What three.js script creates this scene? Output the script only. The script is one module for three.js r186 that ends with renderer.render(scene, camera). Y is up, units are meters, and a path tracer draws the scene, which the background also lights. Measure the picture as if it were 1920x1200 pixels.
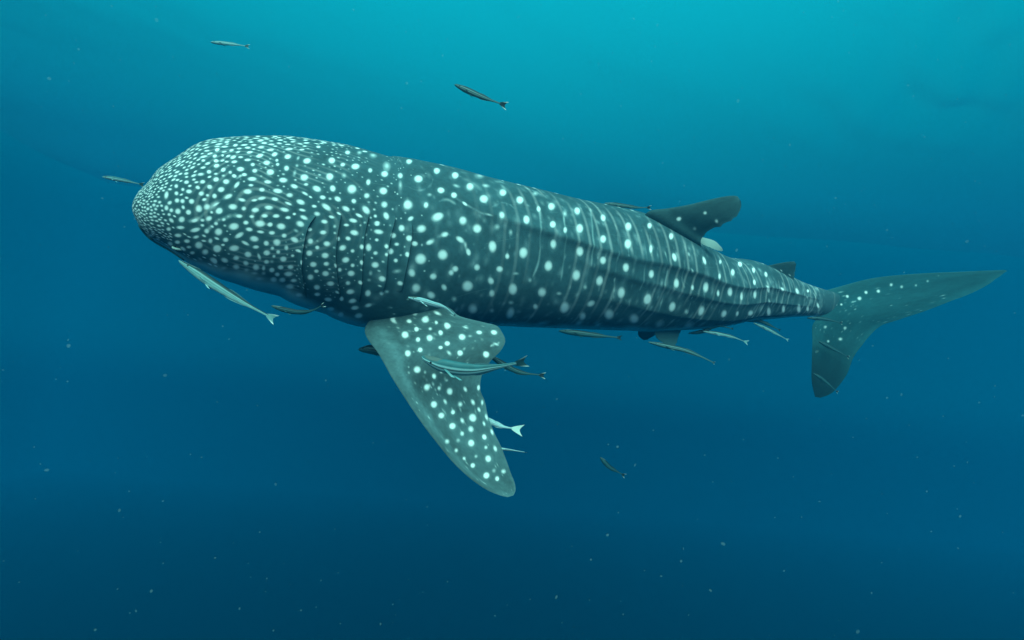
import * as THREE from 'three';
import { mergeGeometries } from 'three/addons/utils/BufferGeometryUtils.js';

// ---------- camera, sky, sun, exposure ----------
const scene = new THREE.Scene();
const camera = new THREE.PerspectiveCamera(58.8, 1.6, 0.05, 400);
camera.position.set(0, -8, 0);
camera.rotation.set(THREE.MathUtils.degToRad(7), 0, THREE.MathUtils.degToRad(4.6), 'YXZ');
scene.add(camera);
const renderer = new THREE.WebGLRenderer();
renderer.toneMapping = THREE.LinearToneMapping;
renderer.toneMappingExposure = 1.84;
renderer.shadowMap.enabled = true;

const skyW = 128, skyH = 64, skyData = new Float32Array(skyW * skyH * 4);
for (let j = 0; j < skyH; j++) {
  const el = ((j + 0.5) / skyH - 0.5) * Math.PI, t = THREE.MathUtils.smoothstep(el, 0.12, 0.82);
  const deep = [0.0001, 0.0105, 0.0222], bright = [0.001, 0.32, 0.375];   // open water far off, and the daylight above the surface
  const c = el < 0 ? [0.0001, 0.0095, 0.0205] : deep.map((d, k) => d + (bright[k] - d) * t);
  for (let i = 0; i < skyW; i++) skyData.set([...c, 1], (j * skyW + i) * 4);
}
const skyTexture = new THREE.DataTexture(skyData, skyW, skyH, THREE.RGBAFormat, THREE.FloatType);
skyTexture.mapping = THREE.EquirectangularReflectionMapping;
skyTexture.magFilter = THREE.LinearFilter;
skyTexture.needsUpdate = true;
scene.background = skyTexture;
scene.environment = skyTexture;

const sun = new THREE.DirectionalLight(new THREE.Color(0.46, 0.93, 0.74), 5);
sun.position.set(0.3, 4.9, 6.4);
sun.castShadow = true;
sun.shadow.radius = 120;
scene.add(sun, sun.target);
scene.fog = new THREE.FogExp2(new THREE.Color(0.001, 0.42, 1.0), 0.016);

// ---------- water surface and sea bed ----------
const waterMaterial = new THREE.MeshPhysicalMaterial({ color: new THREE.Color(0.97, 1, 1), roughness: 0.05, transmission: 1, thickness: 0, ior: 1.75 });
{
  const n = 360, g = new THREE.PlaneGeometry(2, 2, n, n).rotateX(-Math.PI / 2), p = g.attributes.position;
  for (let i = 0; i < p.count; i++) {
    const x = 18.5 * p.getX(i) + 6.5, z = 8 + 24 * p.getZ(i);
    const chop = (0.15 + THREE.MathUtils.smoothstep(x, 3.4, 6)) * (1 - THREE.MathUtils.smoothstep(Math.max(0.8 * x, -z), 7, 11)), a = 0.9 * x + 0.5 * z, b = 0.8 * x + 1.5 * z;   // choppier towards the right
    let y = 0.06 * Math.sin(0.8 * a + 1.3 * Math.sin(0.21 * z)) + 0.05 * Math.sin(0.9 * b + Math.sin(0.5 * x));
    y += chop * (0.15 * (1 - Math.abs(Math.sin(0.95 * b + 0.9 * Math.sin(0.8 * a) + 0.5 * Math.sin(2.3 * x)))) + 0.06 * Math.sin(3.1 * b + 1.4 * Math.sin(1.3 * x)) + 0.03 * Math.sin(7.7 * a - 2.1 * z + Math.sin(1.9 * b)));
    p.setXYZ(i, x, y, z);
  }
  g.computeVertexNormals();
  const m = new THREE.Mesh(g, waterMaterial);
  m.name = 'water_surface'; m.position.y = -3; m.userData = { kind: 'structure' };
  scene.add(m);
}

// ---------- helpers ----------
let seed = 20240611;
const rnd = () => { seed = (seed + 0x6d2b79f5) | 0; let t = Math.imul(seed ^ (seed >>> 15), 1 | seed); t = (t + Math.imul(t ^ (t >>> 7), 61 | t)) ^ t; return ((t ^ (t >>> 14)) >>> 0) / 4294967296; };
const V = (x, y, z) => new THREE.Vector3(x, y, z);
const clamp = THREE.MathUtils.clamp, smooth = THREE.MathUtils.smoothstep, lerp = THREE.MathUtils.lerp;
const hash = (x, y, k) => { let h = Math.imul(x, 374761393) ^ Math.imul(y, 668265263) ^ Math.imul(k, 974711); h = Math.imul(h ^ (h >>> 13), 1274126177); return ((h ^ (h >>> 16)) >>> 0) / 4294967296; };
function noise2(x, y, k = 0) {
  const ix = Math.floor(x), iy = Math.floor(y), fx = x - ix, fy = y - iy, sx = fx * fx * (3 - 2 * fx), sy = fy * fy * (3 - 2 * fy);
  return lerp(lerp(hash(ix, iy, k), hash(ix + 1, iy, k), sx), lerp(hash(ix, iy + 1, k), hash(ix + 1, iy + 1, k), sx), sy);
}
// Catmull-Rom through rows of numbers, t from 0 to rows - 1
function along(rows, t) {
  const n = rows.length - 1, i = clamp(Math.floor(t), 0, n - 1), f = t - i, a = rows[Math.max(0, i - 1)], b = rows[i], c = rows[i + 1], d = rows[Math.min(n, i + 2)];
  return b.map((_, k) => 0.5 * (2 * b[k] + (c[k] - a[k]) * f + (2 * a[k] - 5 * b[k] + 4 * c[k] - d[k]) * f * f + (3 * b[k] - a[k] - 3 * c[k] + d[k]) * f * f * f));
}
function gridGeometry(nu, nv, at) {   // at(i, j) -> [point, u, v]
  const pos = [], uv = [], index = [];
  for (let i = 0; i <= nu; i++) for (let j = 0; j <= nv; j++) { const [p, u, v] = at(i, j); pos.push(p.x, p.y, p.z); uv.push(u, v); }
  for (let i = 0; i < nu; i++) for (let j = 0; j < nv; j++) { const a = i * (nv + 1) + j, b = a + nv + 1; index.push(a, a + 1, b, b, a + 1, b + 1); }
  const g = new THREE.BufferGeometry();
  g.setAttribute('position', new THREE.Float32BufferAttribute(pos, 3));
  g.setAttribute('uv', new THREE.Float32BufferAttribute(uv, 2));
  g.setIndex(index);
  g.computeVertexNormals();
  return g;
}
function sealNormals(g, nu, nv) {   // the first and last line round the body are the same line
  const n = g.attributes.normal;
  for (let i = 0; i <= nu; i++) {
    const a = i * (nv + 1), b = a + nv, s = V(n.getX(a) + n.getX(b), n.getY(a) + n.getY(b), n.getZ(a) + n.getZ(b)).normalize();
    n.setXYZ(a, s.x, s.y, s.z); n.setXYZ(b, s.x, s.y, s.z);
  }
  return g;
}

// ---------- whale shark: shape ----------
// rows of the body from snout to tail: x, y, z of the axis, half height, half width (metres)
const bodyRows = [
  [-1.931, -0.122, -0.003, 0.004, 0.004], [-1.926, -0.131, -0.003, 0.025, 0.05], [-1.912, -0.127, -0.003, 0.058, 0.11], [-1.891, -0.127, -0.003, 0.096, 0.16], [-1.854, -0.127, -0.003, 0.142, 0.22],
  [-1.809, -0.118, -0.002, 0.19, 0.27], [-1.744, -0.103, -0.001, 0.244, 0.325], [-1.668, -0.09, 0, 0.305, 0.375], [-1.573, -0.07, 0.001, 0.36, 0.425], [-1.442, -0.052, 0.001, 0.397, 0.475],
  [-1.308, -0.042, 0.001, 0.428, 0.52], [-1.168, -0.034, 0.001, 0.451, 0.535], [-1.019, -0.044, 0, 0.481, 0.545], [-0.863, -0.056, -0.002, 0.495, 0.55], [-0.702, -0.077, -0.004, 0.519, 0.545],
  [-0.505, -0.063, -0.002, 0.524, 0.53], [-0.298, -0.034, 0, 0.507, 0.51], [-0.076, -0.02, 0, 0.491, 0.49], [0.158, -0.003, 0, 0.479, 0.47], [0.407, 0.011, 0, 0.472, 0.45],
  [0.67, 0.026, -0.001, 0.463, 0.435], [0.95, 0.046, 0, 0.459, 0.42], [1.246, 0.064, 0, 0.45, 0.4], [1.562, 0.06, 0.001, 0.42, 0.375], [1.904, 0.042, -0.001, 0.345, 0.33],
  [2.209, 0.055, -0.003, 0.295, 0.275], [2.524, 0.11, -0.001, 0.265, 0.22], [2.862, 0.123, 0, 0.215, 0.17], [3.223, 0.135, -0.001, 0.158, 0.125], [3.531, 0.147, 0.008, 0.126, 0.07],
  [3.76, 0.15, 0.05, 0.1, 0.03], [3.95, 0.145, 0.1, 0.06, 0.012], [4.05, 0.14, 0.13, 0.012, 0.006],
];
const dorsalHint = V(-0.1, 0.97, 0.2).normalize();
const samples = [];
{
  let s = 0, last = null;
  for (let k = 0; k <= 620; k++) {
    const t = (bodyRows.length - 1) * k / 620, r = along(bodyRows, t), p = V(r[0], r[1], r[2]);
    if (last) s += p.distanceTo(last);
    last = p;
    samples.push({ s, t });
  }
}
const bodyLength = samples[samples.length - 1].s;
function rowAt(u) {   // u: share of the axis length
  const s = clamp(u, 0, 1) * bodyLength;
  let a = 0, b = samples.length - 1;
  while (b - a > 1) { const m = (a + b) >> 1; if (samples[m].s <= s) a = m; else b = m; }
  const f = (s - samples[a].s) / Math.max(1e-9, samples[b].s - samples[a].s);
  return along(bodyRows, lerp(samples[a].t, samples[b].t, f));
}
// three keels along each flank: v (0 back, 1 belly) of their crests along u, height
const keels = [
  { line: [[0.22, 0.28], [0.267, 0.335], [0.286, 0.372], [0.36, 0.406], [0.43, 0.436], [0.475, 0.457], [0.56, 0.463], [0.64, 0.458], [0.71, 0.454], [0.82, 0.456], [0.92, 0.465]], height: 0.037, from: 0.22, to: 0.93 },
  { line: [[0.3, 0.45], [0.43, 0.503], [0.48, 0.532], [0.5625, 0.56], [0.71, 0.575], [0.83, 0.592], [0.92, 0.61]], height: 0.023, from: 0.33, to: 0.93 },
  { line: [[0.3, 0.58], [0.388, 0.605], [0.44, 0.63], [0.525, 0.685], [0.6, 0.71], [0.75, 0.765], [0.9, 0.8]], height: 0.014, from: 0.38, to: 0.88 },
];
const lineAt = (line, u) => { let k = 1; while (k < line.length - 1 && u > line[k][0]) k++; const [a, b] = [line[k - 1], line[k]]; return lerp(a[1], b[1], (u - a[0]) / (b[0] - a[0])); };
function bodyPoint(u, theta, lift = 0) {   // theta: 0 at the back, + towards the animal's left, in radians
  const r = rowAt(u), r0 = rowAt(Math.max(0.004, u - 0.01)), r1 = rowAt(Math.max(0.02, u + 0.01));
  const T = V(r1[0] - r0[0], r1[1] - r0[1], r1[2] - r0[2]).normalize();
  const D = dorsalHint.clone().addScaledVector(T, -dorsalHint.dot(T)).normalize(), S = V().crossVectors(T, D);
  const c = Math.cos(theta), s = Math.sin(theta), v = Math.abs(theta) / Math.PI;
  const head = 1 - smooth(u, 0.05, 0.30);
  let y = r[3] * Math.sign(c) * Math.abs(c) ** lerp(0.92, 0.86, head), z = r[4] * Math.sign(s) * Math.abs(s) ** lerp(0.95, 0.9, head);
  let bump = lift;
  for (const k of keels) {
    const d = v - lineAt(k.line, u);
    const shape = d < 0 ? Math.exp(d / 0.085) : Math.exp(-d / 0.026);
    bump += k.height * Math.min(1, r[3] / 0.4) * smooth(u, k.from, k.from + 0.14) * (1 - smooth(u, k.to - 0.16, k.to)) * shape;
  }
  const outY = c / Math.max(r[3], 0.02), outZ = s / Math.max(r[4], 0.02), q = Math.hypot(outY, outZ) || 1;
  y += bump * outY / q; z += bump * outZ / q;
  return V(r[0], r[1], r[2]).addScaledVector(D, y).addScaledVector(S, z);
}
const surface = (u, v, lift) => bodyPoint(u, v * Math.PI, lift);
const uOf = (k) => (k < 0.12 ? 0.12 * (k / 0.12) ** 1.8 : k);
function bodyGeometry() {
  const nu = 420, nv = 260;
  return sealNormals(gridGeometry(nu, nv, (i, j) => {
    const u = uOf(i / nu), theta = (j / nv) * 2 * Math.PI, w = theta <= Math.PI ? theta : theta - 2 * Math.PI;
    return [bodyPoint(u, w), u, 1 - Math.abs(w) / Math.PI];
  }), nu, nv);
}
// a fin lofted through chords: leading x, y, z, trailing x, y, z from root to tip
function finGeometry(slices, thick, { nt = 60, nc = 40, flare = 1.2, mirror, profile } = {}) {
  const n = slices.length - 1, mid = along(slices, n * 0.5), root = along(slices, 0), ch = V(mid[3] - mid[0], mid[4] - mid[1], mid[5] - mid[2]), span = V(mid[0] - root[0], mid[1] - root[1], mid[2] - root[2]);
  const N = ch.clone().cross(span).normalize();
  const side = (sign) => gridGeometry(nt, nc, (i, j) => {
    const t = i / nt, r = along(slices, t * n), c = 0.5 - 0.5 * Math.cos(Math.PI * j / nc), L = V(r[0], r[1], r[2]), T = V(r[3], r[4], r[5]);
    T.addScaledVector(V().subVectors(T, L).normalize(), (noise2(t * 23, n, 31) - 0.6) * 0.016 * Math.min(1, L.distanceTo(T) * 4) * smooth(t, 0.15, 0.3));
    const chord = L.distanceTo(T), foil = 2.6 * (Math.sqrt(c) * 0.62 - 0.45 * c - 0.17 * c * c * c) ;
    const th = Math.min(thick, chord * 0.2) * Math.max(0, foil) * (profile ? profile(t) : (1 - 0.72 * t) * (1 + flare * Math.exp(-t * n / 2.2))) * Math.sqrt(Math.max(0, 1 - t ** 6));
    const p = L.lerp(T, c).addScaledVector(N, sign * th);
    if (mirror) mirror(p);
    return [p, c, 1 - t];
  });
  const a = side(1), b = side(-1);
  const flip = (g) => { const ix = g.index.array; for (let k = 0; k < ix.length; k += 3) { const q = ix[k]; ix[k] = ix[k + 1]; ix[k + 1] = q; } g.computeVertexNormals(); };
  flip(mirror ? a : b);
  return mergeGeometries([a, b]);
}
const pectoralSlices = [[-0.567, -0.447, 0.186, -0.391, -0.414, 0.234], [-0.645, -0.502, 0.229, -0.339, -0.438, 0.324], [-0.695, -0.553, 0.208, -0.282, -0.469, 0.338], [-0.731, -0.602, 0.194, -0.254, -0.508, 0.402], [-0.749, -0.650, 0.258, -0.164, -0.539, 0.534], [-0.745, -0.704, 0.365, -0.106, -0.564, 0.605], [-0.720, -0.755, 0.450, -0.078, -0.624, 0.644], [-0.691, -0.808, 0.491, -0.101, -0.688, 0.669], [-0.662, -0.866, 0.531, -0.165, -0.763, 0.672], [-0.632, -0.917, 0.562, -0.207, -0.831, 0.675], [-0.591, -0.980, 0.596, -0.218, -0.901, 0.694], [-0.549, -1.046, 0.643, -0.206, -0.976, 0.724], [-0.497, -1.121, 0.692, -0.179, -1.071, 0.769], [-0.433, -1.203, 0.747, -0.148, -1.166, 0.817], [-0.373, -1.272, 0.790, -0.127, -1.245, 0.861], [-0.304, -1.334, 0.839, -0.107, -1.312, 0.897], [-0.238, -1.378, 0.889, -0.102, -1.352, 0.927], [-0.182, -1.399, 0.925, -0.105, -1.379, 0.944], [-0.148, -1.404, 0.953, -0.121, -1.396, 0.956]];
const tailSlices = [[3.565, -0.737, -0.077, 3.624, -0.742, -0.064], [3.512, -0.596, -0.075, 3.756, -0.677, -0.026], [3.490, -0.422, -0.062, 3.882, -0.504, 0.022], [3.471, -0.223, -0.046, 3.948, -0.314, 0.057], [3.453, -0.085, -0.036, 4.049, -0.170, 0.096], [3.483, -0.006, -0.021, 4.199, -0.010, 0.149], [3.483, 0.130, -0.007, 4.432, 0.093, 0.218], [3.494, 0.233, 0.006, 4.728, 0.216, 0.305], [3.705, 0.324, 0.065, 5.030, 0.352, 0.397], [4.079, 0.454, 0.169, 5.274, 0.467, 0.473], [4.559, 0.556, 0.298, 5.444, 0.575, 0.529], [5.121, 0.649, 0.452, 5.552, 0.659, 0.566], [5.597, 0.726, 0.585, 5.631, 0.719, 0.594]];
const dorsalSlices = [[1.194, 0.358, 0.134, 1.825, 0.219, 0.174], [1.156, 0.444, 0.285, 1.628, 0.270, 0.341], [1.275, 0.479, 0.361, 1.604, 0.334, 0.383], [1.384, 0.509, 0.431, 1.628, 0.374, 0.445], [1.492, 0.549, 0.491, 1.687, 0.413, 0.503], [1.597, 0.588, 0.539, 1.737, 0.463, 0.558], [1.678, 0.610, 0.571, 1.748, 0.524, 0.594], [1.724, 0.613, 0.583, 1.733, 0.573, 0.605]];
const rearTipSlices = [[1.596, 0.371, 0.260, 1.624, 0.325, 0.268], [1.584, 0.339, 0.339, 1.596, 0.300, 0.340], [1.627, 0.326, 0.382, 1.623, 0.275, 0.373], [1.693, 0.309, 0.413, 1.678, 0.256, 0.398], [1.755, 0.275, 0.417, 1.738, 0.246, 0.404], [1.787, 0.258, 0.408, 1.781, 0.250, 0.404]];
const secondDorsalSlices = [[2.753, 0.271, -0.028, 3.105, 0.124, 0.016], [2.671, 0.333, 0.074, 2.970, 0.189, 0.115], [2.705, 0.355, 0.117, 2.942, 0.262, 0.145], [2.784, 0.381, 0.161, 2.914, 0.330, 0.174], [2.870, 0.400, 0.195, 2.889, 0.378, 0.202]];
const pelvicSlices = [[1.487, -0.278, 0.003, 1.813, -0.228, 0.005], [1.509, -0.384, 0.022, 1.782, -0.335, 0.008], [1.529, -0.424, 0.038, 1.743, -0.379, 0.028], [1.577, -0.453, 0.058, 1.702, -0.427, 0.057], [1.635, -0.476, 0.073, 1.670, -0.464, 0.069]];
const acrossBody = V().crossVectors(V(1, 0, 0), dorsalHint).normalize();
const rootOfRight = V(-0.5, -0.4, -0.05);
const toRight = (p) => p.addScaledVector(acrossBody, -2 * (p.dot(acrossBody) + 0.003)).sub(rootOfRight).applyAxisAngle(V(1, 0, 0), 0.62).add(rootOfRight);

// ---------- whale shark: skin markings (in the skin's own length and girth, not in the picture) ----------
// each marking: u and v on the flank in ten-thousandths, half length and half width in millimetres, turn in degrees
const brightSpots = [[813,3618,15,14,5], [993,3310,16,15,-84], [1021,3728,18,16,-74], [1144,2940,22,14,-72], [1274,3055,23,13,-75], [1264,3783,20,15,-74], [939,2967,18,12,-54], [1046,2861,19,12,-70], [1015,2595,16,11,-22], [1156,2495,17,10,-27], [1239,2436,11,7,-42], [768,3921,11,9,58], [697,3639,13,9,-78], [712,4148,13,13,68], [893,4035,18,11,-3], [1002,4111,17,10,1], [1114,4008,18,14,-8], [868,4509,18,12,-6], [1082,4399,21,12,2], [1198,4185,15,11,19], [1360,4138,19,16,24], [1258,4652,20,12,9], [679,4450,14,12,-24], [825,4781,15,7,7], [1066,4664,16,9,1], [1167,4755,17,6,15], [1362,4694,12,7,-6], [757,4990,19,9,-2], [925,5009,18,8,-6], [1023,4919,19,8,-5], [1140,4921,21,8,3], [1276,4872,17,6,0], [660,5105,15,10,-20], [632,4683,11,10,-78], [809,5215,15,8,-7], [1000,5115,13,7,-8], [1081,5084,15,7,-7], [1172,5088,13,6,-7], [949,2417,14,12,-60], [972,2070,13,13,39], [1024,2193,14,9,-3], [947,1813,18,12,-68], [1064,1164,24,13,-84], [934,1061,29,10,90], [1099,1767,15,11,-29], [1166,1365,20,12,-67], [1187,1864,13,8,-47], [1269,1825,16,8,-56], [1266,1473,18,7,-69], [872,2761,14,10,-40], [860,2430,12,10,15], [780,2198,16,9,-79], [763,3015,14,9,-54], [770,3268,13,10,-24], [860,3183,13,9,-6], [753,2575,12,8,-65], [731,2930,11,7,-51], [694,3171,9,6,-42], [721,3246,8,6,15], [653,3154,10,8,-85], [652,3412,11,9,-60], [695,2873,9,5,86], [646,2870,11,7,-82], [660,2455,15,7,-86], [646,4057,11,9,-52], [727,1806,16,9,-82], [1340,2013,19,8,-81], [1148,2147,13,7,-19], [1257,2150,10,6,-45], [1054,2330,10,6,-6], [1296,5027,20,7,6], [1216,4993,8,4,-5], [1277,5205,20,13,5], [862,5394,13,10,-13], [967,5372,20,14,-7], [1041,5348,12,10,-27], [1124,5353,19,14,-2], [768,5592,23,16,-20], [651,5868,20,16,-53], [889,5616,16,10,-3], [1059,5605,14,10,-16], [934,5921,21,16,-5], [1026,5995,14,11,-80], [1103,5893,18,16,-81], [1151,5636,12,11,-20], [1245,5714,22,13,9], [1119,6251,12,10,-84], [1306,6058,20,9,-3], [769,6484,27,18,-31], [632,6646,25,18,-64], [894,6610,20,17,-65], [1034,6375,18,14,-74], [1166,6524,19,17,-51], [1361,6407,15,8,79], [968,7158,24,15,-80], [1087,7099,21,13,-84], [1153,6894,17,15,-61], [1249,6783,22,15,-19], [1246,7143,32,20,-22], [1367,5294,12,8,-16], [1394,5634,16,15,-33], [1460,5755,11,10,-67], [1412,6029,17,15,-52], [1468,6370,18,15,-63], [1477,6921,21,14,-86], [1549,7277,20,14,-84], [1432,2800,28,15,-86], [1627,2839,28,17,-66], [1437,3548,23,15,-85], [1474,3975,18,13,84], [1620,3829,26,20,-73], [1863,3557,26,19,-73], [1854,2769,28,15,-79], [2296,2652,35,24,-56], [2146,3816,32,28,-30], [1526,4294,16,13,17], [1652,4222,13,12,-76], [1454,4617,25,13,21], [1606,4524,18,12,13], [1761,4380,24,17,39], [1940,4357,21,15,47], [1720,4613,19,8,10], [1509,4855,13,6,0], [1557,4715,11,5,14], [1465,5000,15,7,-4], [1685,4802,20,9,-4], [1881,4653,15,10,-21], [1711,1441,24,10,-65], [1658,1202,25,11,-70], [1512,1357,17,16,56], [1378,1366,19,12,82], [1412,4363,13,10,-12], [1473,5262,16,10,-17], [1523,5562,15,12,-24], [1535,5926,17,15,-49], [1558,6220,14,12,-64], [1579,6589,19,16,-83], [1643,6941,19,17,-52], [1681,7773,22,20,-64], [1633,4950,13,5,-9], [1715,5065,21,10,-3], [1675,5253,13,9,0], [1597,5328,10,8,77], [1647,5556,18,15,-40], [1703,5906,20,16,-33], [1794,6310,23,18,-14], [1861,7006,26,18,-44], [1919,7360,27,14,-70], [1676,6311,13,10,76], [1630,6159,12,7,65], [1810,7493,21,16,74], [1810,5379,12,10,63], [1871,5314,18,15,62], [1854,5816,13,11,65], [1913,6473,13,11,-66], [1990,6803,23,10,86], [1915,4869,23,10,-10], [1968,5746,17,15,-60], [2040,6120,16,12,-86], [2006,5132,10,9,76], [2021,5342,9,7,84], [2040,4848,15,12,-7], [2104,4593,17,16,-11], [2048,5228,13,13,66], [2100,5468,10,9,81], [2180,4849,15,13,2], [2233,4955,18,10,1], [2178,5234,13,11,72], [2302,5333,28,25,5], [1883,4704,12,6,-19], [2709,1969,49,16,-72], [2513,3065,27,20,-41], [2630,3211,22,15,-64], [2807,2585,38,18,-69], [2915,3124,35,23,-58], [3170,2453,45,22,-58], [3350,2719,45,24,-62], [2446,4091,36,21,-26], [2834,4344,27,23,-22], [2499,5190,27,23,5], [3010,4854,27,24,62], [3362,4900,28,25,-2], [2815,6268,39,31,30], [3325,6284,41,28,62], [3373,3713,33,21,-66], [3737,2650,43,22,-60], [4076,2542,47,22,-61], [3683,3698,30,20,-48], [4041,3594,37,23,-62], [4433,2668,42,20,-59], [4344,3889,32,21,-49], [4769,2913,46,23,-57], [4690,3944,37,25,-55], [3701,4452,26,22,65], [4039,4587,27,24,42], [4346,4764,25,20,10], [5123,2542,40,17,-57], [3686,5225,29,26,19], [4048,5453,32,28,59], [4365,5557,30,26,52], [4676,4909,28,22,17], [4705,5966,41,30,61], [5113,6182,41,32,50], [4044,7033,58,32,65], [5416,2943,40,18,-58], [5393,4174,29,23,-89], [5926,3767,32,20,82], [6926,2044,65,19,-34], [5063,5061,26,21,19], [5500,5227,30,24,39], [6015,5134,33,25,35], [6491,5002,33,22,27], [6546,3576,43,21,-46], [5118,6173,39,30,47], [5587,6414,43,30,51], [6122,6505,48,28,56], [6552,6588,43,27,47], [6924,2065,67,20,-35], [7176,2743,39,16,-47], [7058,4012,27,17,-43], [7070,4989,30,22,52], [6765,5145,25,17,53], [7404,3220,29,16,-56], [7381,4672,42,13,30], [7631,7049,64,19,39], [7934,6526,53,17,43], [7733,4503,27,12,13], [8137,4175,26,22,13], [8327,6597,59,18,40], [8462,3572,24,14,-26], [8547,6420,42,14,37], [8804,5734,42,13,28], [395,5551,17,12,-56], [372,5190,13,11,-42], [446,5182,11,10,-41], [483,5504,15,8,-29], [584,5381,14,10,-33], [482,5912,23,10,-35], [659,5106,14,10,-17], [381,5990,19,9,-28], [357,6544,21,10,-46], [416,6711,17,9,-55], [491,6744,26,14,-72], [632,6645,24,17,-68], [347,7109,22,9,-60], [290,6326,16,9,-62], [321,5697,13,10,60], [292,5050,10,9,-57], [327,5149,9,8,-39], [447,3935,11,9,41], [559,4090,11,10,55], [461,4425,13,10,20], [372,4416,10,8,78], [543,4574,11,10,16], [603,4340,11,10,71], [474,4828,11,10,5], [373,4758,10,10,-87], [412,4807,9,9,-23], [300,4427,20,9,-81], [605,3676,12,9,81], [647,4048,11,10,-65], [523,4304,10,7,46], [518,5062,13,12,-33], [375,4017,12,8,79], [418,4268,9,7,78], [655,3421,11,9,-69], [652,3150,10,8,73], [574,3021,10,7,68], [663,2446,15,8,-87], [645,2864,11,7,-87]];
const dimSpots = [[1137,3498,18,11,-85], [1066,3168,11,7,-86], [1071,3360,11,8,-82], [894,3419,12,9,-89], [908,3697,13,11,-84], [837,3856,10,9,-8], [743,3766,10,7,88], [885,4268,11,7,-6], [967,4397,12,10,-9], [1171,4488,15,11,-13], [1280,4047,10,8,-29], [1280,4363,16,7,24], [1323,4442,8,5,21], [787,4278,19,8,-60], [727,4693,18,8,-29], [918,4766,14,6,-14], [966,4688,17,7,-17], [842,5008,11,7,-6], [641,4937,15,4,-25], [1396,4877,15,9,-5], [1217,4989,8,4,-5], [903,5185,12,7,-7], [813,3029,10,8,7], [795,2711,12,7,-57], [976,5636,17,8,-3], [808,5895,25,11,-41], [705,6145,16,13,-48], [865,6160,21,10,21], [952,6232,15,10,-27], [1073,6146,10,8,-77], [1183,6040,15,11,86], [983,6591,22,8,74], [1091,6465,11,8,-79], [1253,6295,12,9,-13], [1042,6772,15,11,-77], [797,6919,20,15,-52], [696,7194,20,18,-74], [797,7454,26,19,-71], [880,7080,19,15,-80], [1026,7120,20,8,90], [1136,7281,19,13,-85], [1114,7661,27,16,-85], [1192,7545,26,21,-72], [1333,7369,29,16,-33], [1303,7835,41,26,-37], [1438,8112,30,16,-74], [608,7450,23,12,-83], [1504,6593,12,10,-68], [1570,7657,21,14,-79], [1522,2907,17,11,-71], [1744,2808,21,9,-83], [1741,3383,22,10,-86], [1747,3912,17,13,-72], [2040,2633,31,25,-21], [1899,4031,20,17,-73], [1850,4475,9,8,-27], [2181,4267,19,11,-33], [2260,1456,55,19,-67], [1560,2028,29,12,-80], [2337,3725,18,12,-74], [1760,8432,37,27,-76], [1903,8516,42,14,86], [2002,8105,38,12,-89], [1738,5574,12,10,-11], [1783,6021,13,11,-4], [1800,6702,17,15,-11], [1959,7679,26,12,-78], [2021,7311,22,10,-78], [1728,7225,14,13,-40], [1921,5059,10,6,-10], [1942,5406,12,10,-37], [2083,5030,13,7,-6], [2159,6166,13,12,84], [2065,6657,15,8,86], [2241,5812,24,17,63], [2295,6305,28,21,67], [2289,4524,26,19,-17], [2548,1904,46,17,-66], [3089,3707,24,17,-64], [2722,3509,15,8,43], [2697,4114,25,21,-58], [2514,4631,22,13,-15], [2366,4894,20,10,-18], [2663,4756,25,13,21], [2763,5111,18,13,42], [3185,5070,15,13,14], [2426,5880,19,17,30], [2631,5640,20,16,16], [2592,5760,17,15,44], [2875,5546,20,17,17], [3125,5526,22,17,8], [3055,5987,25,17,49], [3102,6525,25,16,65], [2543,6295,26,15,57], [2438,6599,29,19,57], [2980,7391,50,28,62], [3425,7659,70,28,70], [3553,3043,28,14,-66], [3838,3824,24,13,-66], [3686,6331,34,26,39], [4351,6703,30,29,19], [4351,7557,52,24,60], [4685,7322,64,35,49], [5107,7598,79,37,43], [3681,7099,29,17,55], [5030,4029,31,14,-69], [6298,3108,36,13,-49], [5777,5272,20,15,48], [6266,5206,23,15,53], [6208,4328,26,15,-60], [6761,5137,25,15,61], [7107,6746,45,24,30], [6823,6606,28,13,55], [533,7031,24,12,-69], [380,7465,20,12,-74], [279,7766,27,11,-74], [482,6284,16,8,-45], [581,6332,16,10,-74], [445,7426,20,8,-67], [425,7079,15,7,-59], [594,7441,25,18,-79], [559,5908,13,10,-69]];
const faintSpots = [[1215,2982,20,6,-80], [1209,3351,12,7,-85], [1196,3681,22,7,-83], [1078,4213,8,5,-12], [1248,5422,16,9,15], [1081,6712,14,10,-82], [889,7466,22,14,-71], [1031,7391,17,10,-81], [963,7525,20,12,-42], [1004,7807,26,15,-54], [689,7738,23,14,-47], [1545,3383,20,13,87], [1664,1780,34,11,-78], [1769,1631,50,15,-81], [2041,3088,37,21,88], [1866,2217,60,18,-86], [1958,6058,15,8,81], [1964,6296,10,8,-75], [2122,5784,20,12,-24], [2092,6557,12,9,89], [3202,4256,18,13,85], [2341,3728,21,14,-61], [2384,3308,18,12,-24], [2999,1274,97,29,-60], [2981,2263,35,20,-39], [2676,2718,20,17,16], [2945,3782,25,8,4], [3047,4150,21,18,-15], [2690,6837,27,18,40], [3354,6947,25,18,24], [3186,7452,28,16,58], [3313,5630,22,10,-2], [3496,5851,17,14,41], [3602,1863,50,18,-58], [3884,2953,31,15,-63], [3897,6310,22,14,8], [4201,5899,18,14,41], [4667,8316,42,25,64], [3921,8409,53,44,-27], [4385,8222,62,31,75], [5653,3764,20,14,-87], [6812,6560,28,15,57], [5624,7982,79,42,51], [6171,8147,109,45,51], [5685,4590,19,11,32], [5864,6654,30,16,34], [8430,4663,19,9,20], [7475,5702,27,13,37], [492,7700,18,11,88]];
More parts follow.
